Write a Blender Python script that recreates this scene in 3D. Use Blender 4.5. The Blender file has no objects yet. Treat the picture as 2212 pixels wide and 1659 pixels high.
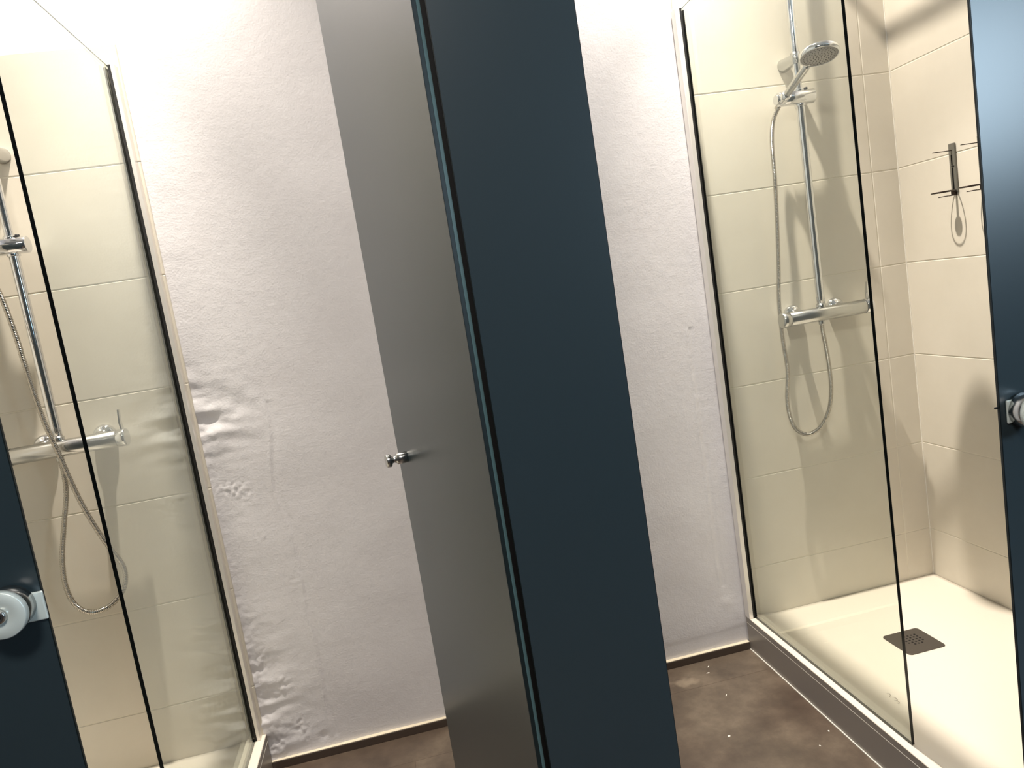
import bpy, bmesh, math, random
from mathutils import Vector, Matrix, noise
PI = math.pi
scene = bpy.context.scene
C = scene.collection

# ------------------------------------------------------------------ camera
F_PX = 1557.04
CAM = Vector((0.0, -2.3383, 1.4133))
R_ = Vector((0.9716, -0.1779, -0.1563)); U_ = Vector((0.1752, 0.0961, 0.9798)); F_ = Vector((0.1593, 0.9793, -0.1245))
cam_d = bpy.data.cameras.new('camera'); cam = bpy.data.objects.new('camera', cam_d); C.objects.link(cam)
rot = Matrix((R_, U_, -F_)).transposed()
cam.matrix_world = Matrix.Translation(CAM) @ rot.to_4x4()
cam_d.sensor_width = 36.0; cam_d.sensor_fit = 'HORIZONTAL'; cam_d.lens = F_PX / 2212 * 36.0
cam_d.clip_start = 0.01
scene.camera = cam

# ------------------------------------------------------------------ world and exposure
w = bpy.data.worlds.new('world'); scene.world = w; w.use_nodes = True
w.node_tree.nodes['Background'].inputs[0].default_value = (0.9, 0.95, 1.0, 1)
w.node_tree.nodes['Background'].inputs[1].default_value = 0.03
vs = scene.view_settings
vs.view_transform = 'Standard'; vs.look = 'None'; vs.gamma = 1.0; vs.use_curve_mapping = False
vs.exposure = 0.3

# ------------------------------------------------------------------ lamps
CEIL = 3.1
def spot(name, loc, power, color, size=150, blend=0.6, radius=0.019, aim=None):
    l = bpy.data.lights.new(name, 'SPOT'); l.energy = power; l.color = color
    l.spot_size = math.radians(size); l.spot_blend = blend; l.shadow_soft_size = radius
    o = bpy.data.objects.new(name, l); o.location = loc; C.objects.link(o)
    if aim is not None:
        o.rotation_euler = (Vector(aim) - Vector(loc)).to_track_quat('-Z', 'Y').to_euler()
    return o
def area(name, loc, aim, sx, sy, power, color):
    l = bpy.data.lights.new(name, 'AREA'); l.shape = 'RECTANGLE'; l.size = sx; l.size_y = sy
    l.energy = power; l.color = color
    o = bpy.data.objects.new(name, l); o.location = loc; C.objects.link(o)
    o.rotation_euler = (Vector(aim) - Vector(loc)).to_track_quat('-Z', 'Y').to_euler()
    return o
WARM = (1.0, 0.915, 0.80)
LAMPS = [(-0.598, -0.272), (1.090, -0.272)]
for lx, ly in LAMPS:        # a reflector lamp: bright core plus wide spill from the same point
    tgt = (lx + (0.34 if lx > 0 else -0.34), -0.58, 0.1)
    spot('shower_spot_core', (lx, ly, CEIL - 0.06), 222, WARM, 58, 1.0, aim=tgt)
    spot('shower_spot_spill', (lx, ly, CEIL - 0.06), 88, WARM, 135, 0.9, aim=tgt)
area('corridor_fill_light', (-0.3, -3.0, CEIL - 0.07), (-0.3, -3.0, 0), 0.5, 0.5, 40, (1.0, 0.95, 0.90))  # added ambient fill, no such lamp in view
area('window_daylight', (3.4, -4.05, 2.2), (2.2, 0, 1.6), 1.5, 0.9, 50, (0.74, 0.88, 1.0))

# ------------------------------------------------------------------ materials
def lin(c):
    return tuple((x/255/12.92 if x/255 <= .04045 else ((x/255+.055)/1.055)**2.4) for x in c) + (1,)
def mat(name, rgb=None, rough=0.5, metal=0.0, ior=1.5, lin_rgb=None, coat=0.0):
    m = bpy.data.materials.new(name); m.use_nodes = True
    b = m.node_tree.nodes['Principled BSDF']
    b.inputs['Base Color'].default_value = lin(rgb) if rgb else tuple(lin_rgb) + (1,)
    b.inputs['Roughness'].default_value = rough; b.inputs['Metallic'].default_value = metal
    b.inputs['IOR'].default_value = ior
    if coat: b.inputs['Coat Weight'].default_value = coat; b.inputs['Coat Roughness'].default_value = 0.08
    return m
def N(m, t, **k):
    n = m.node_tree.nodes.new(t)
    for a, b in k.items(): setattr(n, a, b)
    return n
def L(m, a, b): m.node_tree.links.new(a, b)
def noise_color(m, stops, scale, detail=6, rough=0.6, stretch=(1, 1, 1)):
    tc = N(m, 'ShaderNodeTexCoord'); mp = N(m, 'ShaderNodeMapping'); mp.inputs['Scale'].default_value = stretch
    nz = N(m, 'ShaderNodeTexNoise'); nz.inputs['Scale'].default_value = scale; nz.inputs['Detail'].default_value = detail
    nz.inputs['Roughness'].default_value = rough
    cr = N(m, 'ShaderNodeValToRGB')
    el = cr.color_ramp.elements
    while len(el) < len(stops): el.new(0.5)
    for e, (pos, col) in zip(el, stops): e.position = pos; e.color = lin(col)
    L(m, tc.outputs['Object'], mp.inputs[0]); L(m, mp.outputs[0], nz.inputs[0]); L(m, nz.outputs[0], cr.inputs[0])
    L(m, cr.outputs[0], m.node_tree.nodes['Principled BSDF'].inputs['Base Color'])
    return tc, nz, cr
def add_bump(m, parts, dist=0.001, strength=1.0):
    """parts: list of (scale, detail, weight)"""
    tc = N(m, 'ShaderNodeTexCoord'); prev = None
    for sc, de, wt in parts:
        nz = N(m, 'ShaderNodeTexNoise'); nz.inputs['Scale'].default_value = sc; nz.inputs['Detail'].default_value = de
        L(m, tc.outputs['Object'], nz.inputs[0])
        mu = N(m, 'ShaderNodeMath', operation='MULTIPLY'); mu.inputs[1].default_value = wt
        L(m, nz.outputs[0], mu.inputs[0])
        if prev is None: prev = mu
        else:
            ad = N(m, 'ShaderNodeMath', operation='ADD'); L(m, prev.outputs[0], ad.inputs[0]); L(m, mu.outputs[0], ad.inputs[1]); prev = ad
    bp = N(m, 'ShaderNodeBump'); bp.inputs['Distance'].default_value = dist; bp.inputs['Strength'].default_value = strength
    L(m, prev.outputs[0], bp.inputs['Height']); L(m, bp.outputs[0], m.node_tree.nodes['Principled BSDF'].inputs['Normal'])

M = {}
M['plaster'] = mat('painted_plaster', (226, 222, 220), 0.55)
noise_color(M['plaster'], [(0.3, (220, 217, 219)), (0.7, (229, 227, 229))], 3.0)
add_bump(M['plaster'], [(160, 4, 0.5), (40, 5, 1.0)], 0.0022, 0.42)
M['tile'] = mat('beige_tile', (214, 205, 184), 0.32)
noise_color(M['tile'], [(0.3, (210, 203, 188)), (0.7, (221, 214, 200))], 2.2)
add_bump(M['tile'], [(14, 3, 1.0)], 0.0012, 0.35)
M['grout'] = mat('grout', (226, 220, 204), 0.8)
M['ceiling'] = mat('ceiling_paint', (232, 230, 226), 0.8)
M['corridor'] = mat('corridor_paint', (78, 80, 83), 0.8)
M['tray'] = mat('tray_white', (237, 229, 215), 0.35)
M['apron'] = mat('apron_shaded_grey', (150, 143, 135), 0.4)  # grey carries the shade of the unlit tray side
M['caulk'] = mat('white_caulk', (236, 232, 222), 0.5)
M['skirt'] = mat('dark_brown_skirting', (74, 62, 54), 0.45)
M['skirt_top'] = mat('cream_skirting_top', (226, 214, 190), 0.4)
M['chrome'] = mat('chrome', (225, 226, 228), 0.07, 1.0)
M['chrome_soft'] = mat('satin_chrome', (200, 200, 198), 0.22, 1.0)
M['hose_metal'] = mat('ribbed_hose_metal', (182, 177, 168), 0.2, 1.0)
M['steel'] = mat('brushed_steel', (226, 235, 230), 0.42, 0.3)
M['alu'] = mat('white_aluminium', (238, 234, 228), 0.28, 0.4)
M['black'] = mat('black_rubber_and_gap', (8, 8, 9), 0.6)
M['hole'] = mat('dark_hole', (6, 5, 5), 0.9)
M['sprayface'] = mat('grey_spray_face', (176, 170, 160), 0.45)
M['nozzle'] = mat('grey_nozzle', (120, 112, 102), 0.5)
M['drain'] = mat('bronze_grey_steel', (98, 92, 86), 0.45, 0.6)
M['hook_metal'] = mat('grey_metal', (128, 126, 118), 0.4, 0.5)
M['hook_dark'] = mat('dark_wire', (60, 50, 44), 0.4, 0.7)
M['satin'] = mat('dark_blue_satin_glass', None, 0.30, 0.0, 1.6, lin_rgb=(0.024, 0.038, 0.046))
M['glassedge'] = mat('green_glass_edge', None, 0.45, 0.0, 1.5, lin_rgb=(0.002, 0.007, 0.007))
M['glassbevel'] = mat('teal_glass_bevel', None, 0.3, 0.0, 1.5, lin_rgb=(0.07, 0.12, 0.12))
M['clearedge'] = mat('clear_glass_edge', None, 0.25, 0.0, 1.5, lin_rgb=(0.001, 0.002, 0.002))
M['white_mark'] = mat('white_paint_speck', (240, 236, 226), 0.7)
M['ink'] = mat('dark_print', (96, 84, 70), 0.6)
M['lamp_glow'] = mat('lamp_glow', (255, 240, 215), 0.5)
b = M['lamp_glow'].node_tree.nodes['Principled BSDF']
b.inputs['Emission Color'].default_value = (1.0, 0.85, 0.65, 1); b.inputs['Emission Strength'].default_value = 6.0
M['sky_pane'] = mat('bright_window_pane', (220, 235, 250), 0.5)
b = M['sky_pane'].node_tree.nodes['Principled BSDF']
b.inputs['Emission Color'].default_value = (0.45, 0.75, 1.0, 1); b.inputs['Emission Strength'].default_value = 7.0

# floor: mottled brown slabs
m = mat('brown_slab_floor', (120, 98, 80), 0.42); M['floor'] = m
tc, nz, cr = noise_color(m, [(0.25, (70, 63, 59)), (0.5, (102, 94, 87)), (0.75, (134, 126, 117))], 5.0, 9, 0.68)
nz2 = N(m, 'ShaderNodeTexNoise'); nz2.inputs['Scale'].default_value = 1.6; nz2.inputs['Detail'].default_value = 4
L(m, tc.outputs['Object'], nz2.inputs[0])
cr2 = N(m, 'ShaderNodeValToRGB'); cr2.color_ramp.elements[0].color = lin((188, 168, 160)); cr2.color_ramp.elements[1].color = lin((255, 250, 240))
cr2.color_ramp.elements[0].position = 0.35; cr2.color_ramp.elements[1].position = 0.65
L(m, nz2.outputs[0], cr2.inputs[0])
br = N(m, 'ShaderNodeTexBrick'); br.inputs['Color1'].default_value = lin((255, 250, 244)); br.inputs['Color2'].default_value = lin((236, 226, 214))
br.inputs['Mortar'].default_value = lin((205, 190, 178)); br.inputs['Scale'].default_value = 1.0
br.inputs['Brick Width'].default_value = 1.5; br.inputs['Row Height'].default_value = 0.61; br.inputs['Mortar Size'].default_value = 0.0012
mpf = N(m, 'ShaderNodeMapping'); mpf.inputs['Location'].default_value = (0.144, 0.152, 0)
L(m, tc.outputs['Object'], mpf.inputs[0]); L(m, mpf.outputs[0], br.inputs[0])
mx = N(m, 'ShaderNodeMix', data_type='RGBA', blend_type='MULTIPLY'); mx.inputs[0].default_value = 1.0
L(m, cr.outputs[0], mx.inputs[6]); L(m, cr2.outputs[0], mx.inputs[7])
mx2 = N(m, 'ShaderNodeMix', data_type='RGBA', blend_type='MULTIPLY'); mx2.inputs[0].default_value = 1.0
L(m, mx.outputs[2], mx2.inputs[6]); L(m, br.outputs[0], mx2.inputs[7])
# a dried pale wipe mark near the skirting of the right cubicle
vm = N(m, 'ShaderNodeVectorMath', operation='DISTANCE'); vm.inputs[1].default_value = (0.80, 0.20, 0.0)
mps = N(m, 'ShaderNodeMapping'); mps.inputs['Scale'].default_value = (1.0, 1.9, 1.0); mps.inputs['Location'].default_value = (0, 0.40, 0)
L(m, tc.outputs['Object'], mps.inputs[0]); L(m, mps.outputs[0], vm.inputs[0])
nz3 = N(m, 'ShaderNodeTexNoise'); nz3.inputs['Scale'].default_value = 28; nz3.inputs['Detail'].default_value = 5
L(m, tc.outputs['Object'], nz3.inputs[0])
sb = N(m, 'ShaderNodeMath', operation='MULTIPLY_ADD'); sb.inputs[1].default_value = 0.10; L(m, nz3.outputs[0], sb.inputs[0]); L(m, vm.outputs['Value'], sb.inputs[2])
mr = N(m, 'ShaderNodeMapRange'); mr.inputs['From Min'].default_value = 0.105; mr.inputs['From Max'].default_value = 0.075
mr.inputs['To Min'].default_value = 0.0; mr.inputs['To Max'].default_value = 0.35
L(m, sb.outputs[0], mr.inputs['Value'])
mx3 = N(m, 'ShaderNodeMix', data_type='RGBA'); mx3.inputs[7].default_value = lin((176, 160, 138))
L(m, mr.outputs[0], mx3.inputs[0]); L(m, mx2.outputs[2], mx3.inputs[6])
L(m, mx3.outputs[2], m.node_tree.nodes['Principled BSDF'].inputs['Base Color'])

# clear glass: thin pane, partly mirror by angle
m = bpy.data.materials.new('clear_glass'); m.use_nodes = True; M['clear'] = m
m.node_tree.nodes.remove(m.node_tree.nodes['Principled BSDF'])
out = m.node_tree.nodes['Material Output']
tr = N(m, 'ShaderNodeBsdfTransparent'); tr.inputs[0].default_value = (0.972, 0.985, 0.965, 1)
gl = N(m, 'ShaderNodeBsdfGlossy'); gl.inputs['Roughness'].default_value = 0.01; gl.inputs[0].default_value = (0.95, 1.0, 0.97, 1)
lw = N(m, 'ShaderNodeLayerWeight'); lw.inputs['Blend'].default_value = 0.5
pw = N(m, 'ShaderNodeMath', operation='POWER'); pw.inputs[1].default_value = 5.0
ml = N(m, 'ShaderNodeMath', operation='MULTIPLY_ADD'); ml.inputs[1].default_value = 0.96; ml.inputs[2].default_value = 0.04
ms = N(m, 'ShaderNodeMixShader')
L(m, lw.outputs['Facing'], pw.inputs[0]); L(m, pw.outputs[0], ml.inputs[0]); L(m, ml.outputs[0], ms.inputs[0])
L(m, tr.outputs[0], ms.inputs[1]); L(m, gl.outputs[0], ms.inputs[2]); L(m, ms.outputs[0], out.inputs[0])

# ------------------------------------------------------------------ mesh helpers
def new(): return bmesh.new()
def quad(bm, pts, mi=0):
    f = bm.faces.new([bm.verts.new(p) for p in pts]); f.material_index = mi; return f
def bx(bm, x0, x1, y0, y1, z0, z1, mi=0, bev=0.0, seg=2):
    t = bmesh.new()
    bmesh.ops.create_cube(t, size=1)
    for v in t.verts:
        v.co = Vector(((x0+x1)/2 + v.co.x*(x1-x0), (y0+y1)/2 + v.co.y*(y1-y0), (z0+z1)/2 + v.co.z*(z1-z0)))
    if bev > 0:
        bmesh.ops.bevel(t, geom=list(t.edges), offset=bev, segments=seg, affect='EDGES', profile=0.5)
    merge(bm, t, mi)
def merge(bm, t, mi=None, mtx=None):
    mp = {}
    for v in t.verts: mp[v] = bm.verts.new(mtx @ v.co if mtx else v.co)
    for f in t.faces:
        try: g = bm.faces.new([mp[v] for v in f.verts])
        except ValueError: continue
        g.material_index = f.material_index if mi is None else mi; g.smooth = f.smooth
    t.free()
def frame(axis):
    axis = axis.normalized()
    a = Vector((0, 0, 1)) if abs(axis.z) < 0.9 else Vector((1, 0, 0))
    u = axis.cross(a).normalized(); v = axis.cross(u).normalized()
    return u, v
def lathe(bm, origin, axis, prof, n=32, mi=0, caps=True):
    """prof: list of (distance along axis, radius)"""
    origin = Vector(origin); axis = Vector(axis).normalized(); u, v = frame(axis); rings = []
    for d, r in prof:
        if r < 1e-6: rings.append([bm.verts.new(origin + axis*d)]); continue
        rings.append([bm.verts.new(origin + axis*d + (u*math.cos(a) + v*math.sin(a))*r) for a in [2*PI*k/n for k in range(n)]])
    for A, B in zip(rings, rings[1:]):
        for k in range(n):
            k2 = (k+1) % n
            if len(A) == 1 and len(B) == 1: continue
            if len(A) == 1: f = bm.faces.new([A[0], B[k2], B[k]])
            elif len(B) == 1: f = bm.faces.new([A[k], A[k2], B[0]])
            else: f = bm.faces.new([A[k], A[k2], B[k2], B[k]])
            f.smooth = True; f.material_index = mi
    if caps:
        for rg in (rings[0], rings[-1]):
            if len(rg) > 1:
                f = bm.faces.new(rg); f.material_index = mi
    return rings
def cyl(bm, a, b, r, n=24, mi=0, ch=0.0008):
    a = Vector(a); b = Vector(b); d = (b-a).length
    lathe(bm, a, b-a, [(0, r-ch), (ch, r), (d-ch, r), (d, r-ch)], n, mi)
def spline(pts, step=0.01):
    P = [Vector(p) for p in pts]; P = [P[0]*2-P[1]] + P + [P[-1]*2-P[-2]]; out = []
    for i in range(1, len(P)-2):
        p0, p1, p2, p3 = P[i-1:i+3]; n = max(2, int((p2-p1).length/step))
        for k in range(n):
            t = k/n
            out.append(0.5*((2*p1) + (p2-p0)*t + (2*p0-5*p1+4*p2-p3)*t*t + (3*p1-p0-3*p2+p3)*t*t*t))
    out.append(P[-2].copy()); return out
def resample(pts, step):
    out = [pts[0].copy()]; acc = 0.0
    for a, b in zip(pts, pts[1:]):
        l = (b-a).length; s = 0.0
        while acc + (l - s) >= step:
            s += step - acc; acc = 0.0; out.append(a.lerp(b, s/l))
        acc += l - s
    return out
def tube(bm, pts, rad, n=12, mi=0):
    """rad: number or function of ring index"""
    rings = []; u = None
    for i, p in enumerate(pts):
        d = (pts[min(i+1, len(pts)-1)] - pts[max(i-1, 0)]).normalized()
        if u is None: u, v = frame(d)
        else:
            u = (u - d*u.dot(d)).normalized(); v = d.cross(u).normalized()
        r = rad(i) if callable(rad) else rad
        rings.append([bm.verts.new(p + (u*math.cos(2*PI*k/n) + v*math.sin(2*PI*k/n))*r) for k in range(n)])
    for A, B in zip(rings, rings[1:]):
        for k in range(n):
            f = bm.faces.new([A[k], A[(k+1) % n], B[(k+1) % n], B[k]]); f.smooth = True; f.material_index = mi
    bm.faces.new(rings[0]).material_index = mi; bm.faces.new(rings[-1]).material_index = mi
def obj(name, bm, mats, parent=None, label=None):
    bmesh.ops.recalc_face_normals(bm, faces=bm.faces)
    me = bpy.data.meshes.new(name); bm.to_mesh(me); bm.free()
    for m in (mats if isinstance(mats, (list, tuple)) else [mats]): me.materials.append(m)
    o = bpy.data.objects.new(name, me); C.objects.link(o)
    if parent:
        o.parent = parent
        w = parent
        off = Vector((0, 0, 0))
        while w is not None: off += w.location; w = w.parent
        o.location = -off if off.length > 0 else (0, 0, 0)
        if off.length > 0:
            me.transform(Matrix.Translation(-off)); o.location = (0, 0, 0)
    if label: o['label'] = label
    return o
def thing(name, label, cat, loc=(0, 0, 0), group=None):
    o = bpy.data.objects.new(name, None); C.objects.link(o); o.location = loc
    o.empty_display_size = 0.05
    o['label'] = label; o['category'] = cat
    if group: o['group'] = group
    return o
def tag(o, label, cat, group=None):
    o['label'] = label; o['category'] = cat
    if group: o['group'] = group
    return o
def struct(name, bm, mats, parent=None):
    o = obj(name, bm, mats, parent); o['kind'] = 'structure'; return o

# ------------------------------------------------------------------ room shell
XL, XR = -1.384, 1.876          # tiled side walls
FY = -1.258                     # plane of the dark glass front
TILE = 1/3.0; Z0 = 0.296
TTOP = Z0 + 6*TILE              # upper edge of the tiling

def tiled(name, mp, u0, u1, ujoints, z0, z1, depth=0.010):
    """mp(u, z, d) -> world point, d = distance in front of the finished tile face (negative: behind)"""
    bm = new(); g = 0.0011; ch = 0.0020
    us = [u0] + [u for u in ujoints if u0 < u < u1] + [u1]
    zs = [z0] + [Z0 + k*TILE for k in range(-1, 7) if z0 + 0.01 < Z0 + k*TILE < z1 - 0.01] + [z1]
    for a, b in zip(us, us[1:]):
        for c, d in zip(zs, zs[1:]):
            A, B = a + (g if a > u0 else 0), b - (g if b < u1 else 0)
            Cc, D = c + (g if c > z0 else 0), d - (g if d < z1 else 0)
            o = [mp(A, Cc, -ch), mp(B, Cc, -ch), mp(B, D, -ch), mp(A, D, -ch)]
            i = [mp(A+ch, Cc+ch, 0), mp(B-ch, Cc+ch, 0), mp(B-ch, D-ch, 0), mp(A+ch, D-ch, 0)]
            bk = [mp(A, Cc, -depth), mp(B, Cc, -depth), mp(B, D, -depth), mp(A, D, -depth)]
            quad(bm, i)
            for k in range(4):
                k2 = (k+1) % 4
                quad(bm, [o[k], o[k2], i[k2], i[k]]); quad(bm, [bk[k], bk[k2], o[k2], o[k]])
    gd = -0.0016                # grout bed
    quad(bm, [mp(u0+.001, z0, gd), mp(u1-.001, z0, gd), mp(u1-.001, z1-.001, gd), mp(u0+.001, z1-.001, gd)], 1)
    return struct(name, bm, [M['tile'], M['grout']])
ZT = 0.10
TLE = -0.6105                   # free edge of the left tiling
TRE = 1.103
tiled('wall_back_right', lambda u, z, d: Vector((u, -d, z)), TRE, XR, [XR-0.105], ZT, TTOP)
tiled('wall_back_left', lambda u, z, d: Vector((u, -d, z)), XL, TLE, [XL+0.105], ZT, TTOP)
tiled('wall_right', lambda u, z, d: Vector((XR-d, -u, z)), 0.0, -FY+0.02, [0.66], ZT, TTOP)
tiled('wall_left', lambda u, z, d: Vector((XL+d, -u, z)), 0.0, -FY+0.02, [0.66], ZT, TTOP)

for nm, x_ in (('trim_1', XR), ('trim_2', XL)):
    bm = new(); s_ = 1 if x_ > 0 else -1
    bx(bm, *sorted((x_ - s_*0.0024, x_ + s_*0.004)), -0.0024, 0.004, ZT, TTOP-0.001)
    struct(nm, bm, M['caulk'])

# plaster back wall with its real unevenness
def plaster_h(x, z):
    p = Vector((x, z, 0.0))
    h = 0.0022*noise.noise(p*2.2) + 0.0016*noise.noise(p*6.0 + Vector((3, 1, 0)))
    # ruffled, repeatedly filled band beside the left screen, getting rougher towards the floor
    dl = x - TLE
    if dl < 0.55:
        a = math.exp(-(dl/0.13)**2)
        low = 0.07 + 1.1*max(0.0, 1.0 - z/0.62) + 0.9*math.exp(-((z-1.18)/0.12)**2)
        q = Vector((x*5.0, z*16.0, 0.3))
        h += a*low*0.0085*noise.noise(q) + a*low*0.0044*noise.noise(q*2.3)
        q2 = Vector((x*26.0, z*40.0, 1.7))
        h += a*low*0.0028*noise.noise(q2)
        for cx_, cz_ in ((-0.578, 0.37), (-0.580, 0.085), (-0.535, 0.27), (-0.500, 0.115)):
            h += math.exp(-((x-cx_)/0.028)**2 - ((z-cz_)/0.032)**2)*0.0042*noise.noise(Vector((x*75, z*75, 5)))
        h += math.exp(-(dl/0.05)**2)*(0.25*(z < 1.3) + max(0.0, 1.0-z/0.6))*0.0026*noise.noise(Vector((x*70, z*70, 0)))
        h += math.exp(-(dl/0.16)**2)*max(0.0, noise.noise(Vector((x*9, z*9, 7)))-0.15)*0.006*noise.noise(Vector((x*90, z*90, 2)))*(z < 1.2)
        # hollow beside the profile at mid height, with a swollen lip under it
        h -= 0.006*math.exp(-((x+0.575)/0.035)**2 - ((z-1.17)/0.025)**2)
        h += 0.006*math.exp(-((x+0.580)/0.045)**2 - ((z-1.10)/0.030)**2)
    # two vertical filled chases
    for xc, lo, hi, amp in ((-0.405 - 0.03*math.exp(-((z-0.95)/0.12)**2), 0.06, 1.20, 0.0026), (1.013, 0.25, 1.20, 0.0030)):
        if lo < z < hi:
            wob = 0.006*noise.noise(Vector((z*9, xc, 0)))
            d = x - xc - wob
            s = 0.5 + 0.5*noise.noise(Vector((z*14, xc*7, 4)))
            h += amp*s*math.exp(-(d/0.0045)**2)*(0.6+0.4*noise.noise(Vector((z*60, xc, 8)))) - amp*0.4*math.exp(-((d-0.014)/0.009)**2)
    # low ledge above the skirting on the right
    if x > 0.6: h -= 0.0012/(1+math.exp(min(60.0, (z-0.085-0.02*(x-0.9))/0.004)))
    for (cx, cz, r, a) in ((-0.44, 1.215, 0.02, 0.0012), (-0.47, 1.26, 0.02, 0.001), (-0.43, 0.07, 0.012, -0.003), (1.02, 0.95, 0.012, 0.0006), (1.03, 0.19, 0.02, 0.0015)):
        h += a*math.exp(-((x-cx)/r)**2 - ((z-cz)/r)**2)
    return h
bm = new()
def span(a, b, s):
    n = int((b-a)/s); return [a + (b-a)*i/n for i in range(n+1)]
px0, px1 = TLE - 0.03, 1.12
xs = span(px0, -0.30, 0.004) + span(-0.30, 0.75, 0.016)[1:] + span(0.75, px1, 0.004)[1:]
zs = span(0.0, 1.35, 0.005) + span(1.35, CEIL, 0.02)[1:]
PLY = 0.006
grid = [[bm.verts.new((x, PLY - plaster_h(x, z), z)) for x in xs] for z in zs]
for a, b in zip(grid, grid[1:]):
    for i in range(len(xs)-1):
        f = bm.faces.new([a[i], a[i+1], b[i+1], b[i]]); f.smooth = True
quad(bm, [(px0, 0.12, 0), (px1, 0.12, 0), (px1, 0.12, CEIL), (px0, 0.12, CEIL)])
struct('wall_back', bm, M['plaster'])
bm = new(); bx(bm, XL-0.1, px0, 0.010, 0.12, TTOP-0.0, CEIL); bx(bm, XL-0.1, px0, 0.0105, 0.12, 0, TTOP)
bx(bm, px1, XR+0.1, 0.010, 0.12, TTOP, CEIL); bx(bm, px1, XR+0.1, 0.0105, 0.12, 0, TTOP)
struct('wall_back_side', bm, M['plaster'])
bm = new(); bx(bm, XR+0.0105, XR+0.12, FY-0.02, 0.010, 0, CEIL)
struct('wall_right_side', bm, M['plaster'])
bm = new(); bx(bm, XL-0.12, XL-0.0105, FY-0.02, 0.010, 0, CEIL)
struct('wall_left_side', bm, M['plaster'])
# room on the camera's side of the glass front
RX0, RX1, RY = -2.2, 4.6, -4.2
bm = new(); bx(bm, RX0-0.1, RX0, RY, FY-0.02, 0, CEIL); struct('wall_corridor_left', bm, M['corridor'])
bm = new(); bx(bm, RX1, RX1+0.1, RY, FY-0.02, 0, CEIL); struct('wall_corridor_right', bm, M['corridor'])
bm = new(); bx(bm, RX0-0.1, XL-0.12, FY-0.02, FY+0.08, 0, CEIL); bx(bm, XR+0.12, RX1+0.1, FY-0.02, FY+0.08, 0, CEIL)
struct('wall_corridor_front', bm, M['corridor'])
W0, W1, WZ0, WZ1 = 2.5, 4.2, 1.7, 2.8
bm = new()
bx(bm, RX0-0.1, W0, RY-0.15, RY, 0, CEIL); bx(bm, W1, RX1+0.1, RY-0.15, RY, 0, CEIL)
bx(bm, W0, W1, RY-0.15, RY, 0, WZ0); bx(bm, W0, W1, RY-0.15, RY, WZ1, CEIL)
struct('wall_corridor_back', bm, M['corridor'])
bm = new()
for a, b, c, d in ((W0, W1, WZ0, WZ0+0.05), (W0, W1, WZ1-0.05, WZ1), (W0, W0+0.05, WZ0+.05, WZ1-.05), (W1-0.05, W1, WZ0+.05, WZ1-.05)):
    bx(bm, a, b, RY-0.10, RY-0.03, c, d)
win = struct('window_1', bm, M['ceiling'])
bm = new(); bx(bm, W0+.05, W1-.05, RY-0.075, RY-0.065, WZ0+.05, WZ1-.05); obj('window_pane', bm, M['sky_pane'], win)
bm = new(); bx(bm, RX0-0.1, RX1+0.1, RY-0.15, 0.12, -0.1, 0.0); struct('floor', bm, M['floor'])
bm = new(); bx(bm, RX0-0.1, RX1+0.1, RY-0.15, 0.12, CEIL, CEIL+0.1); struct('ceiling', bm, M['ceiling'])
# partition between the two cubicles
bm = new(); bx(bm, 0.236, 0.258, FY+0.012, -0.001, 0.0, 2.6); struct('wall_partition', bm, M['plaster'])
# skirting with a bright rounded top, one run in each cubicle
def skirting(name, x0, x1):
    bm = new(); bx(bm, x0, x1, -0.0070, PLY+0.003, 0.0, 0.0262, 0, 0.0012)
    bx(bm, x0, x1, -0.0062, PLY+0.003, 0.0264, 0.0295, 1, 0.0012)
    struct(name, bm, [M['skirt'], M['skirt_top']])
skirting('baseboard_back_left', TLE+0.002, 0.235)
skirting('baseboard_back_right', 0.259, TRE-0.005)

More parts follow.
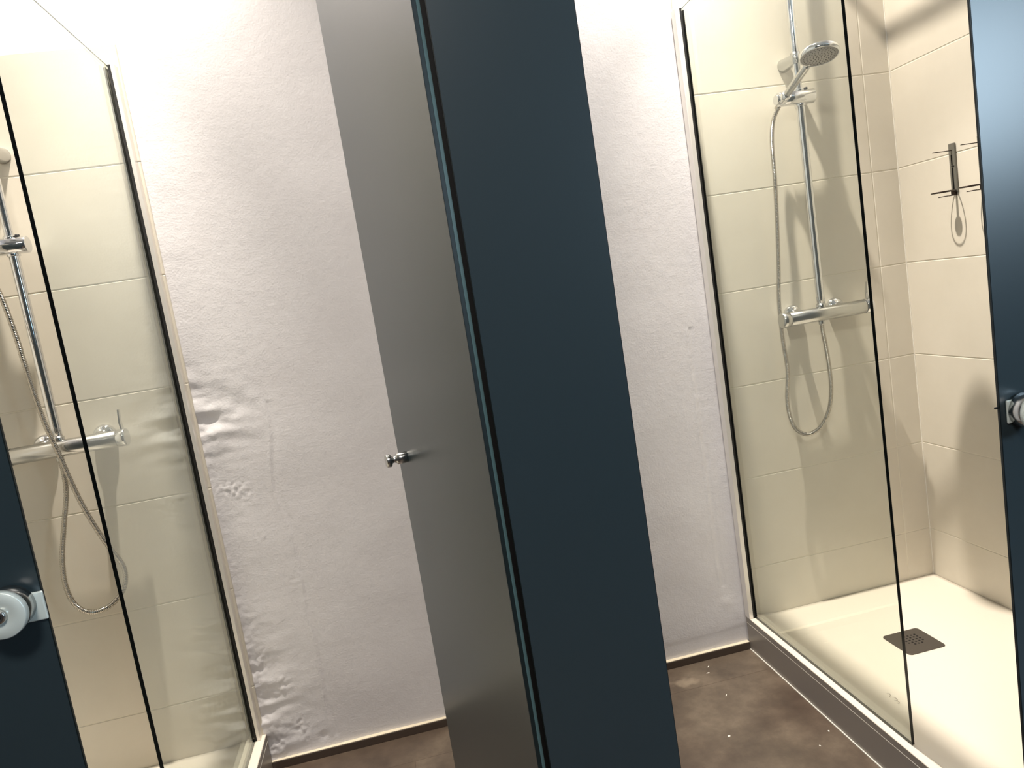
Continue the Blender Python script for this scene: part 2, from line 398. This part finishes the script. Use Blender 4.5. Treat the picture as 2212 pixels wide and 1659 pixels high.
# ------------------------------------------------------------------ shower trays
def tray(x_out, x_wall, sgn, label):
    """x_out: outer face towards the dry side; sgn=+1 when the wall lies to the right"""
    t = thing('shower_tray', label, 'shower tray', ((x_out+x_wall)/2, -0.60, 0.0))
    yf, yb = FY+0.030, -0.0005
    W = abs(x_wall-x_out)
    X = lambda u: x_out + sgn*u
    ZR = 0.125
    def height(u, y):
        # flat rim of 25 mm on the dry side, small step, then a long soft slope to the drain
        v = -y
        if u < 0.026: return ZR
        if u < 0.030: return ZR - 0.0015*(u-0.026)/0.004
        d = min((u-0.030)/0.10, 1.0, (yf*-1 - v)/0.10 if (-yf - v) < 0.10 else 1.0)
        d = max(0.0, d)
        s = d*d*(3-2*d)
        return ZR - 0.0015 - 0.012*s
    us = [0.0, 0.0012, 0.012, 0.0255, 0.0262, 0.028, 0.030] + [0.030 + (W-0.031)*i/44 for i in range(1, 45)]
    ys = [yb - (yb-yf)*i/70 for i in range(71)]
    bm = new()
    g = [[bm.verts.new((X(u), y, height(u, y) - (0.0012 if u == 0 else 0))) for u in us] for y in ys]
    for a, b in zip(g, g[1:]):
        for i in range(len(us)-1):
            f = bm.faces.new([a[i], a[i+1], b[i+1], b[i]]); f.smooth = i > 6
    zb = ZR-0.0225
    x0, x1 = X(0), X(us[-1])
    top = [v for v in (g[0][::-1] + [r[0] for r in g[1:]] + g[-1][1:] + [r[-1] for r in g[-2:0:-1]])]
    bot = [bm.verts.new((v.co.x, v.co.y, zb)) for v in top]
    for k in range(len(top)):
        k2 = (k+1) % len(top); bm.faces.new([top[k], top[k2], bot[k2], bot[k]])
    bm.faces.new(bot)
    obj('tray_basin', bm, M['tray'], t)
    # edging and apron, unlit shade painted into their grey, fine line between them
    bm = new()
    bx(bm, *(sorted((X(-0.0012), X(-0.0001)))), yf, yb, zb+0.0012, ZR-0.0014, 0)
    obj('rim_shade_strip', bm, M['apron'], t, 'edge of the tray rim in shaded grey')
    bm = new(); bx(bm, *(sorted((X(-0.0006), X(0.015)))), yf, yb, 0.003, zb-0.0002, 0)
    obj('apron', bm, M['apron'], t, 'front panel below the tray in shaded grey')
    bm = new(); bx(bm, *(sorted((X(-0.0016), X(-0.0007)))), yf, yb, zb-0.0012, zb+0.0008, 0)
    bx(bm, *(sorted((X(-0.0045), X(0.001)))), yf, yb, 0.0, 0.003, 0)
    obj('caulk_line', bm, M['caulk'], t, 'white sealant lines')
    return t
tR = tray(1.099, XR-0.0005, 1, 'beige white shower tray with a shaded grey apron in the right cubicle')
tL = tray(-0.606, XL+0.0005, -1, 'cream shower tray behind the left glass screen, only its edge and corner seen')

# small printed standard mark on the tray
bm = new()
def stroke(bm, pts, z, wd=0.0011):
    for a, b in zip(pts, pts[1:]):
        a = Vector((a[0], a[1], z)); b = Vector((b[0], b[1], z)); d = (b-a).normalized(); n = Vector((-d.y, d.x, 0))*wd/2
        up = Vector((0, 0, 0.0004))
        quad(bm, [a-n+up, b-n+up, b+n+up, a+n+up])
cx, cy = 1.224, -0.606
def arcpts(x, y, rx, ry, a0, a1, n=8): return [(x+rx*math.cos(a0+(a1-a0)*i/n), y+ry*math.sin(a0+(a1-a0)*i/n)) for i in range(n+1)]
stroke(bm, arcpts(cx-0.004, cy-0.022, 0.005, 0.009, -2.2, 0.6), 0.1135)
stroke(bm, arcpts(cx-0.001, cy-0.008, 0.006, 0.010, -2.4, 1.0), 0.1135)
stroke(bm, arcpts(cx-0.002, cy+0.004, 0.003, 0.005, 0.4, 3.6), 0.1135)
stroke(bm, [(cx+0.001, cy+0.010), (cx+0.005, cy+0.018), (cx-0.002, cy+0.022)], 0.1135)
o = obj('printed_mark', bm, M['ink'], tR, 'small dark printed mark on the basin')

# drain covers
def drain(xc, yc, z, label):
    t = thing('drain_cover', label, 'drain cover', (xc, yc, z))
    h = 0.0655; r = 0.012; zt = z+0.0032
    ring = []
    for (sx, sy, a0) in ((1, 1, 0), (-1, 1, PI/2), (-1, -1, PI), (1, -1, 1.5*PI)):
        for k in range(7):
            a = a0 + k*PI/12; ring.append((xc+sx*(h-r)+r*math.cos(a), yc+sy*(h-r)+r*math.sin(a)))
    bm = new()
    top = [bm.verts.new((xc+(x-xc)*0.985, yc+(y-yc)*0.985, zt)) for x, y in ring]; mid = [bm.verts.new((x, y, zt-0.001)) for x, y in ring]; bot = [bm.verts.new((x, y, z)) for x, y in ring]
    bm.faces.new(top); bm.faces.new(bot)
    for A, B in ((top, mid), (mid, bot)):
        for k in range(len(ring)): bm.faces.new([A[k], A[(k+1) % len(ring)], B[(k+1) % len(ring)], B[k]])
    obj('plate', bm, M['drain'], t)
    bm = new(); p = 0.0125
    for i in range(-2, 3):
        for j in range(-2, 3):
            if abs(i) == 2 and abs(j) == 2 and (i, j) != (2, 2): continue
            lathe(bm, (xc+0.004+i*p, yc+0.006+j*p, zt-0.0004), (0, 0, 1), [(0, 0.0034), (0.0006, 0.0034)], 14)
    obj('drain_holes', bm, M['hole'], t, 'cluster of small dark holes')
    return t
drain(1.478, -0.378, 0.1116, 'square bronze grey drain cover with small holes in the right tray')

# ------------------------------------------------------------------ clear glass screens
GZ0, GZ1 = 0.1262, 2.232
def screen(x, yfree, sgn, label):
    t = thing('shower_screen', label, 'shower screen', (x, -0.4, GZ0))
    th = 0.004; yb = -0.014
    bm = new()
    quad(bm, [(x-th, yb, GZ0), (x-th, yfree, GZ0), (x-th, yfree, GZ1), (x-th, yb, GZ1)])
    quad(bm, [(x+th, yb, GZ0), (x+th, yfree, GZ0), (x+th, yfree, GZ1), (x+th, yb, GZ1)])
    obj('glass_pane', bm, M['clear'], t)
    bm = new(); bx(bm, x-th, x+th, yfree-0.0004, yfree, GZ0, GZ1)
    quad(bm, [(x-th, yb, GZ0+.0001), (x+th, yb, GZ0+.0001), (x+th, yfree, GZ0+.0001), (x-th, yfree, GZ0+.0001)])
    obj('polished_edge', bm, M['clearedge'], t, 'dark polished free edge of the glass')
    bm = new(); bx(bm, x-0.0016, x+0.0016, yfree, yb, GZ1-0.0003, GZ1+0.0003)
    obj('top_edge', bm, M['glassbevel'], t)
    # wall profile on the dry side, dark seals on both faces of the pane
    bm = new()
    a, b_ = (x - 0.027, x - 0.0110) if sgn > 0 else (x + 0.0110, x + 0.0220)
    bx(bm, a, b_, -0.030, 0.0015, GZ0-0.0005, GZ1+0.001, 0, 0.0012)
    obj('wall_profile', bm, M['alu'], t, 'pale aluminium wall profile')
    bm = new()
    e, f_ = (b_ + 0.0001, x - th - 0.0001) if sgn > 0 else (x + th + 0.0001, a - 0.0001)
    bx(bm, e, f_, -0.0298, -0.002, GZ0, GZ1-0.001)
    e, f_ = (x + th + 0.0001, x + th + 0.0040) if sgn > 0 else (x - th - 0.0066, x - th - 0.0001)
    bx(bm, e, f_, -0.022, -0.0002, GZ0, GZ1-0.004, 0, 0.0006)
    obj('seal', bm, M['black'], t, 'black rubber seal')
    return t
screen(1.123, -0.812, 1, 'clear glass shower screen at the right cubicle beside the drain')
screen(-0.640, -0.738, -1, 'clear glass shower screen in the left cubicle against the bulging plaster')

# ------------------------------------------------------------------ shower columns
def column(x, zs, label, group=None):
    """x: riser axis, zs: height of the sliding holder"""
    yr = -0.075; zm = 1.175
    t = thing('shower_column', label, 'shower column', (x, 0, zm))
    za = 2.573
    bm = new()
    path = spline([(x, yr, zm+0.02), (x, yr, 1.6), (x, yr, 2.2), (x, yr, za-0.09)], 0.05) + \
        [Vector((x, yr - 0.07*(1-math.cos(a)), za-0.07+0.07*math.sin(a))) for a in [PI/2*k/8 for k in range(9)]] + \
        [Vector((x, yr-0.12, za)), Vector((x, -0.46, za))]
    tube(bm, path, lambda i: 0.0135 if path[i].z < zs else 0.0115, 24)
    obj('riser_pipe', bm, M['chrome'], t)
    bm = new()
    lathe(bm, (x, -0.46, za+0.012), (0, 0, -1), [(0, 0.014), (0.035, 0.016), (0.045, 0.03), (0.052, 0.10), (0.058, 0.10)], 40)
    obj('rain_head', bm, M['chrome'], t)
    bm = new()
    zb = 2.022
    lathe(bm, (x, -0.0002, zb), (0, -1, 0), [(0, 0.0215), (0.002, 0.0225), (0.012, 0.0215), (0.055, 0.0175), (0.075, 0.015), (0.086, 0.013), (0.088, 0.011)], 28)
    cyl(bm, (x, yr, zb-0.017), (x, yr, zb+0.019), 0.0155)
    obj('wall_bracket', bm, M['chrome_soft'], t)
    bm = new()
    ys = yr - 0.005
    xa, xb = x - 0.088, x + 0.045
    cyl(bm, (xa+0.006, ys, zs), (xb, ys, zs), 0.0232, 36, 0, 0.0015)
    cyl(bm, (x, yr, zs-0.028), (x, yr, zs-0.018), 0.0172); cyl(bm, (x, yr, zs+0.018), (x, yr, zs+0.028), 0.0165)
    # swivel cup that grips the hand shower
    cyl(bm, (xa-0.002, ys, zs), (xa+0.007, ys, zs), 0.0165, 28)
    dirh = Vector((0.10, -0.88, 0.46)).normalized()
    base = Vector((x-0.070, ys-0.022, zs+0.001))
    lathe(bm, base - dirh*0.016, dirh, [(0, 0.0125), (0.001, 0.014), (0.030, 0.0158), (0.031, 0.0145)], 24)
    h = obj('sliding_holder', bm, M['chrome'], t)
    bm = new(); cyl(bm, (x+0.022, ys, zs+0.021), (x+0.022, ys, zs+0.030), 0.006, 16)
    obj('release_button', bm, M['black'], h)
    bm = new()
    x0, x1 = x-0.157, x+0.183
    lathe(bm, (x0+0.03, -0.08, zm), (1, 0, 0), [(0, 0.0235), (0.001, 0.0245), (x1-x0-0.056, 0.0245), (x1-x0-0.055, 0.0235)], 40)
    cyl(bm, (x, yr, zm+0.020), (x, yr, zm+0.034), 0.0165)
    cyl(bm, (x-0.006, -0.078, zm-0.036), (x-0.006, -0.078, zm-0.020), 0.0100)
    mb = obj('mixer_bar', bm, M['chrome_soft'], t)
    bm = new(); lathe(bm, (x0, -0.08, zm), (1, 0, 0), [(0, 0.0205), (0.003, 0.0255), (0.0285, 0.0255), (0.029, 0.0245)], 40)
    obj('temperature_knob', bm, M['chrome_soft'], mb)
    bm = new()
    lathe(bm, (x1-0.024, -0.08, zm), (1, 0, 0), [(0, 0.0245), (0.001, 0.0255), (0.016, 0.0265), (0.018, 0.0270), (0.024, 0.0265), (0.026, 0.024)], 40)
    p = [Vector((x1-0.006, -0.080, zm+0.018)), Vector((x1-0.009, -0.080, zm+0.045)), Vector((x1-0.006, -0.080, zm+0.083))]
    for sgn in (-1,):
        vs_ = []
        for q, wd in zip(p, (0.010, 0.0075, 0.0055)):
            vs_.append([bm.verts.new(q + Vector((sx*0.0022, sy*wd, 0))) for sx, sy in ((-1, -1), (1, -1), (1, 1), (-1, 1))])
        for A, B in zip(vs_, vs_[1:]):
            for k in range(4): bm.faces.new([A[k], A[(k+1) % 4], B[(k+1) % 4], B[k]])
        bm.faces.new(vs_[0]); bm.faces.new(vs_[-1])
    obj('lever_handle', bm, M['chrome'], mb)
    for dx in (-0.0665, 0.0985):
        bm = new()
        lathe(bm, (x+dx, -0.0003, zm+0.008), (0, -1, 0), [(0, 0.033), (0.003, 0.0335), (0.012, 0.0315), (0.018, 0.026), (0.022, 0.018), (0.028, 0.0145), (0.075, 0.014)], 36)
        obj('wall_union', bm, M['chrome'], t)
    return t, base, dirh
cR = column(1.474, 1.897, 'chrome shower column with lever mixer on the right cubicle tiles')
cL = column(-0.972, 1.758, 'chrome shower column partly cut off at the left edge of the photo')

def hand_shower(base, d, hose_pts, label, loc):
    t = thing('hand_shower', label, 'hand shower', loc)
    tip = base + d*0.140
    bm = new()
    lathe(bm, base - d*0.034, d, [(0, 0.0075), (0.002, 0.0098), (0.03, 0.0112), (0.10, 0.0120), (0.160, 0.0118), (0.172, 0.0100)], 24)
    obj('handle', bm, M['chrome_soft'], t)
    n = Vector((-0.14, -0.22, -0.96)).normalized()   # the way the spray face looks
    hc = tip + Vector((0.004, -0.050, 0.016))
    bm = new()
    lathe(bm, hc, n, [(-0.016, 0.0001), (-0.0155, 0.020), (-0.010, 0.042), (-0.004, 0.0545), (0.000, 0.0575), (0.0125, 0.0572), (0.0145, 0.0550), (0.0135, 0.0525), (0.0130, 0.0525)], 56, caps=False)
    tube(bm, spline([tip - d*0.006, tip + d*0.012 + Vector((0, 0, 0.006)), hc - n*0.010 + Vector((0, 0.018, 0))], 0.006), 0.0105, 18)
    hd = obj('shower_head', bm, M['chrome'], t)
    bm = new(); lathe(bm, hc, n, [(0.0125, 0.0001), (0.0125, 0.0530), (0.0110, 0.0530)], 48, caps=False)
    u, v = frame(n)
    for rr, cnt in ((0.008, 6), (0.017, 11), (0.026, 16), (0.035, 22), (0.044, 28)):
        for k in range(cnt):
            a = 2*PI*k/cnt + rr*40
            c = hc + (u*math.cos(a) + v*math.sin(a))*rr
            lathe(bm, c + n*0.0123, n, [(0, 0.0019), (0.0024, 0.0013)], 7, 1)
    obj('spray_face', bm, [M['sprayface'], M['nozzle']], hd, 'grey spray face with rubber nozzles')
    bm = new()
    start = base - d*0.034
    pts = resample(spline([start + d*0.004] + hose_pts, 0.004), 0.0012)
    tube(bm, pts, lambda i: (0.0075, 0.0075, 0.0059, 0.0059)[i % 4], 12)
    cyl(bm, start - d*0.018, start + d*0.002, 0.0085, 20)
    obj('hose', bm, M['hose_metal'], t, 'ribbed metal hose')
    return t
t1, b1, d1 = cR
hp = [(1.386, -0.052, 1.840), (1.373, -0.050, 1.770), (1.366, -0.055, 1.65), (1.358, -0.052, 1.50), (1.350, -0.044, 1.35), (1.344, -0.034, 1.24), (1.342, -0.034, 1.12), (1.335, -0.055, 1.00), (1.320, -0.058, 0.900),
      (1.324, -0.060, 0.830), (1.343, -0.061, 0.785), (1.383, -0.062, 0.763), (1.432, -0.062, 0.780), (1.469, -0.063, 0.832), (1.486, -0.064, 0.900), (1.487, -0.066, 0.98), (1.478, -0.072, 1.06), (1.468, -0.078, 1.118), (1.468, -0.078, 1.143)]
hand_shower(b1, d1, hp, 'round chrome hand shower hanging in the slider of the right column', (1.40, -0.1, 1.88))
t2, b2, d2 = cL
hp = [(-1.048, -0.075, 1.70), (-1.024, -0.085, 1.62), (-0.998, -0.115, 1.50), (-0.990, -0.125, 1.437), (-0.977, -0.125, 1.274), (-0.958, -0.125, 1.160), (-0.935, -0.120, 1.020), (-0.905, -0.11, 0.900), (-0.874, -0.10, 0.812), (-0.871, -0.10, 0.770),
      (-0.887, -0.10, 0.728), (-0.932, -0.10, 0.690), (-0.985, -0.10, 0.683), (-1.022, -0.10, 0.715), (-1.036, -0.098, 0.78), (-1.030, -0.09, 0.86), (-1.008, -0.085, 0.95), (-0.984, -0.08, 1.04), (-0.978, -0.078, 1.10), (-0.978, -0.078, 1.143)]
hand_shower(b2, d2, hp, 'ribbed metal hose looping across the left mixer, its hand shower out of frame', (-1.04, -0.1, 1.74))

# ------------------------------------------------------------------ hooks on the right wall
def wall_hook(yc, label):
    xw = XR - 0.0001
    t = thing('wall_hook', label, 'wall hook', (xw, yc, 1.52))
    bm = new(); bx(bm, xw-0.007, xw, yc-0.0130, yc+0.0130, 1.508, 1.662, 0, 0.003, 3)
    obj('back_plate', bm, M['hook_metal'], t)
    bm = new(); bx(bm, xw-0.0085, xw-0.0068, yc-0.002, yc+0.002, 1.515, 1.585, 0); bx(bm, xw-0.0085, xw-0.0068, yc-0.008, yc+0.004, 1.588, 1.5905)
    bx(bm, xw-0.0085, xw-0.0068, yc-0.0005, yc+0.0025, 1.592, 1.625)
    obj('slot', bm, M['hole'], t, 'dark slot')
    def ringarm(z, x_in, x_out, wy, r):
        bm = new()
        pts = [Vector((xw - x_in, yc - 0.004, z))]
        n = 28
        for k in range(n+1):
            a = 2*PI*k/n
            s = 0.5 - 0.5*math.cos(a)            # 0 at the wall, 1 at the far end
            pts.append(Vector((xw - x_in - (x_out-x_in)*s, yc + wy*math.sin(a)*(0.45+0.55*s)*-1, z)))
        tube(bm, pts, r, 8)
        return bm
    bm = ringarm(1.513, 0.004, 0.082, 0.037, 0.0018); obj('lower_loop', bm, M['hook_dark'], t, 'thin dark loop sticking out from the wall')
    bm = new()
    bx(bm, xw-0.036, xw, yc-0.0045, yc+0.0045, 1.497, 1.4995, 0, 0.0008)
    lathe(bm, (xw-0.048, yc, 1.497), (0, 0, 1), [(0, 0.0145), (0.0025, 0.0145)], 28)
    bx(bm, xw-0.016, xw-0.001, yc-0.004, yc+0.004, 1.4995, 1.512)
    obj('lower_tongue', bm, M['hook_dark'], t)
    bm = new(); bx(bm, xw-0.075, xw-0.006, yc-0.0025, yc+0.0025, 1.638, 1.6405, 0, 0.0010)
    obj('upper_pin', bm, M['hook_dark'], t)
    return t
wall_hook(-0.2515, 'grey metal wall hook on the right tiles, the one standing clear of the dark panel')
wall_hook(-0.3660, 'second grey wall hook half hidden at the edge of the right dark panel')

# ------------------------------------------------------------------ dark satin glass front
PT = 0.006; PZ0, PZ1 = 0.10, 2.30
def panel_mesh(x0, x1):
    bm = new(); bx(bm, x0+0.0012, x1-0.0012, FY, FY+PT, PZ0, PZ1, 0)
    return bm
def edge_mesh(x0, x1):
    bm = new()
    for a, b_ in ((x0, x0+0.0011), (x1-0.0011, x1)): bx(bm, a, b_, FY+0.0008, FY+PT-0.0008, PZ0, PZ1, 0)
    return bm
def panel(x0, x1, label):
    t = thing('glass_panel', label, 'glass panel', ((x0+x1)/2, FY, PZ0))
    obj('satin_pane', panel_mesh(x0, x1), M['satin'], t)
    obj('pane_edge', edge_mesh(x0, x1), M['glassedge'], t, 'dark green polished edges')
    return t
pL = panel(XL+0.003, -0.531, 'dark blue satin glass panel in the lower left corner with a round steel lock')
pC = panel(0.1385, 0.3585, 'tall narrow dark blue satin glass panel between the two cubicles, without a lock')
pR = panel(1.0235, XR-0.003, 'dark satin glass panel at the right edge reflecting bright blue daylight')
def lock(parent, xc, zc, x_edge, sgn, dz=0.0, bump=False):
    """round turning lock with a latch plate reaching to the pane edge at x_edge"""
    t = new()
    x0, x1 = sorted((xc, x_edge))
    bx(t, x0, x1, FY-0.0050, FY-0.0002, zc-0.0208+dz, zc+0.0208+dz, 0, 0.0022, 3)
    lp = obj('latch_plate', t, M['steel'], parent, 'flat steel latch plate')
    bm = new(); lathe(bm, (xc, FY-0.0050, zc), (0, -1, 0), [(0, 0.0290), (0.001, 0.0305), (0.024, 0.0305), (0.025, 0.0290)], 48)
    bm2 = bm
    obj('lock_body', bm2, M['chrome_soft'], lp)
    bm = new(); lathe(bm, (xc, FY-0.030, zc), (0, -1, 0), [(0, 0.0310), (0.0015, 0.0328), (0.010, 0.0328), (0.0112, 0.0316), (0.0112, 0.0115), (0.0106, 0.0110), (0.0106, 0.0001)], 56, caps=False)
    obj('lock_disc', bm, M['steel'], lp, 'round brushed steel disc')
    bm = new(); lathe(bm, (xc, FY-0.040, zc), (0, -1, 0), [(0, 0.0105), (0.005, 0.0098), (0.0070, 0.0085), (0.0070, 0.0042), (0.004, 0.0040), (0.004, 0.0001)], 28, caps=False)
    obj('spindle', bm, M['chrome_soft'], lp)
    bm = new(); lathe(bm, (xc, FY-0.0445, zc), (0, -1, 0), [(0, 0.0039), (0.0006, 0.0039)], 6)
    obj('spindle_socket', bm, M['hole'], lp)
    if bump:
        bm = new(); cyl(bm, (x_edge-0.016, FY+0.004, zc), (x_edge-0.0, FY+0.004, zc), 0.0022, 12)
        obj('strike_pin', bm, M['black'], parent)
lock(pL, -0.5690, 1.0945, -0.5290, 1, -0.008)
lock(pR, 1.0650, 1.0720, 1.0345, -1)
bm = new(); cyl(bm, (1.0178, FY+0.005, 1.0810), (1.0240, FY+0.005, 1.0810), 0.0020, 12); obj('strike_pin', bm, M['black'], pR, 'small black pin on the pane edge')

# open door of the left cubicle, swung inwards from the middle panel
DH = Vector((0.1195, FY+0.006, 0)); DF = Vector((-0.0190, -0.620, 0))
dd = (DF - DH); DW = dd.length; dd.normalize(); dn = Vector((dd.y, -dd.x, 0)); 
if dn.x > 0: dn = -dn              # dn: out of the face that looks to the left
door = thing('cubicle_door', 'open dark satin glass door of the left cubicle with a small steel knob', 'door', (DH.x, DH.y, PZ0))
def dbox(bm, s0, s1, t0, t1, z0, z1, mi=0):
    P = lambda s, t, z: DH + dd*s - dn*t + Vector((0, 0, z))
    vs_ = [bm.verts.new(P(s, t, z)) for z in (z0, z1) for s, t in ((s0, t0), (s1, t0), (s1, t1), (s0, t1))]
    for f in ((0, 1, 2, 3), (4, 5, 6, 7), (0, 1, 5, 4), (1, 2, 6, 5), (2, 3, 7, 6), (3, 0, 4, 7)):
        bm.faces.new([vs_[i] for i in f]).material_index = mi
bm = new(); dbox(bm, 0.0008, DW, 0, 0.010, PZ0, PZ1); obj('satin_pane', bm, M['satin'], door)
bm = new(); dbox(bm, 0, 0.0007, 0.0005, 0.0068, PZ0, PZ1); obj('pane_edge', bm, M['glassedge'], door, 'dark green hinge edge')
bm = new(); dbox(bm, -0.0004, 0.0007, 0.0070, 0.0125, PZ0, PZ1); obj('edge_bevel', bm, M['glassbevel'], door, 'teal strip along the hinge edge')
bm = new(); dbox(bm, -0.0002, 0.0060, 0.0128, 0.0235, PZ0, PZ1); obj('hinge_gap_strip', bm, M['black'], door, 'black strip standing for the shadow in the hinge gap')  # black strip painted in for the shadow of the hinge gap
kp = DH + dd*(DW - 0.085) + Vector((0, 0, 1.084))
bm = new()
lathe(bm, kp + dn*0.0003, dn, [(0, 0.0120), (0.001, 0.0130), (0.022, 0.0130), (0.024, 0.0095), (0.030, 0.0068), (0.034, 0.0080), (0.0365, 0.0135), (0.038, 0.0150), (0.046, 0.0150), (0.048, 0.0135)], 32)
obj('knob', bm, M['chrome_soft'], door, 'small turned steel knob')

# ------------------------------------------------------------------ ceiling spotlights
for (lx, ly), lab in zip(LAMPS, ('round recessed ceiling spotlight above the left plaster wall', 'round recessed ceiling spotlight above the right shower screen')):
    t = thing('ceiling_spotlight', lab, 'ceiling light', (lx, ly, CEIL), 'recessed spotlights above the cubicles')
    bm = new(); lathe(bm, (lx, ly, CEIL-0.0002), (0, 0, -1), [(0, 0.048), (0.004, 0.047), (0.006, 0.040), (0.004, 0.036), (0.0005, 0.036)], 36, caps=False)
    obj('trim_ring', bm, M['chrome_soft'], t)
    bm = new(); lathe(bm, (lx, ly, CEIL-0.001), (0, 0, -1), [(0, 0.035), (0.001, 0.035)], 28); obj('lens', bm, M['lamp_glow'], t)
t = thing('fill_lamp', 'added square fill lamp on the corridor ceiling, out of view', 'ceiling light', (-0.3, -3.0, CEIL))  # unseen housing added around the corridor fill light
bm = new(); bx(bm, -0.58, -0.02, -3.28, -2.72, CEIL-0.04, CEIL-0.0002, 0, 0.004); obj('housing', bm, M['ceiling'], t)
bm = new(); bx(bm, -0.55, -0.05, -3.25, -2.75, CEIL-0.046, CEIL-0.0402); obj('diffuser', bm, M['lamp_glow'], t)

# ------------------------------------------------------------------ small marks on the floor
def flake(x, y, r, asp=1.0, ang=0.0, seed=0):
    rnd = random.Random(seed); bm = new(); n = 10
    top, bot = [], []
    for k in range(n):
        a = 2*PI*k/n; q = r*(0.8+0.4*rnd.random()); px, py = q*math.cos(a), q*asp*math.sin(a)
        X = x + px*math.cos(ang) - py*math.sin(ang); Y = y + px*math.sin(ang) + py*math.cos(ang)
        top.append(bm.verts.new((x+(X-x)*.8, y+(Y-y)*.8, 0.0009))); bot.append(bm.verts.new((X, Y, 0.0001)))
    bm.faces.new(top); bm.faces.new(bot)
    for k in range(n): bm.faces.new([bot[k], bot[(k+1) % n], top[(k+1) % n], top[k]])
    return bm
flakes = [((0.796, -0.428, 0.0042, 0.9, 0), 'round white plaster crumb in the middle of the right cubicle floor'),
          ((1.067, -0.521, 0.0034, 0.8, 1), 'white plaster crumb close to the apron of the right tray'),
          ((1.007, -0.569, 0.0030, 0.6, 2), 'white plaster chip on the right floor nearest the camera'),
          ((0.886, -0.233, 0.0075, 0.2, 0.9), 'thin slanting white sliver on the right cubicle floor'),
          ((0.911, -0.048, 0.0065, 0.25, 0.7), 'thin white sliver close to the right skirting'),
          ((0.892, -0.085, 0.0060, 0.35, 0.1), 'small pale chip just below the right skirting'),
          ((0.100, -0.100, 0.0032, 0.8, 0.1), 'white plaster crumb on the left cubicle floor beside the open door')]
for i, (a, lab) in enumerate(flakes):
    tag(obj('plaster_crumb', flake(*a, seed=i), M['white_mark']), lab, 'plaster crumb', 'plaster crumbs on the floor')
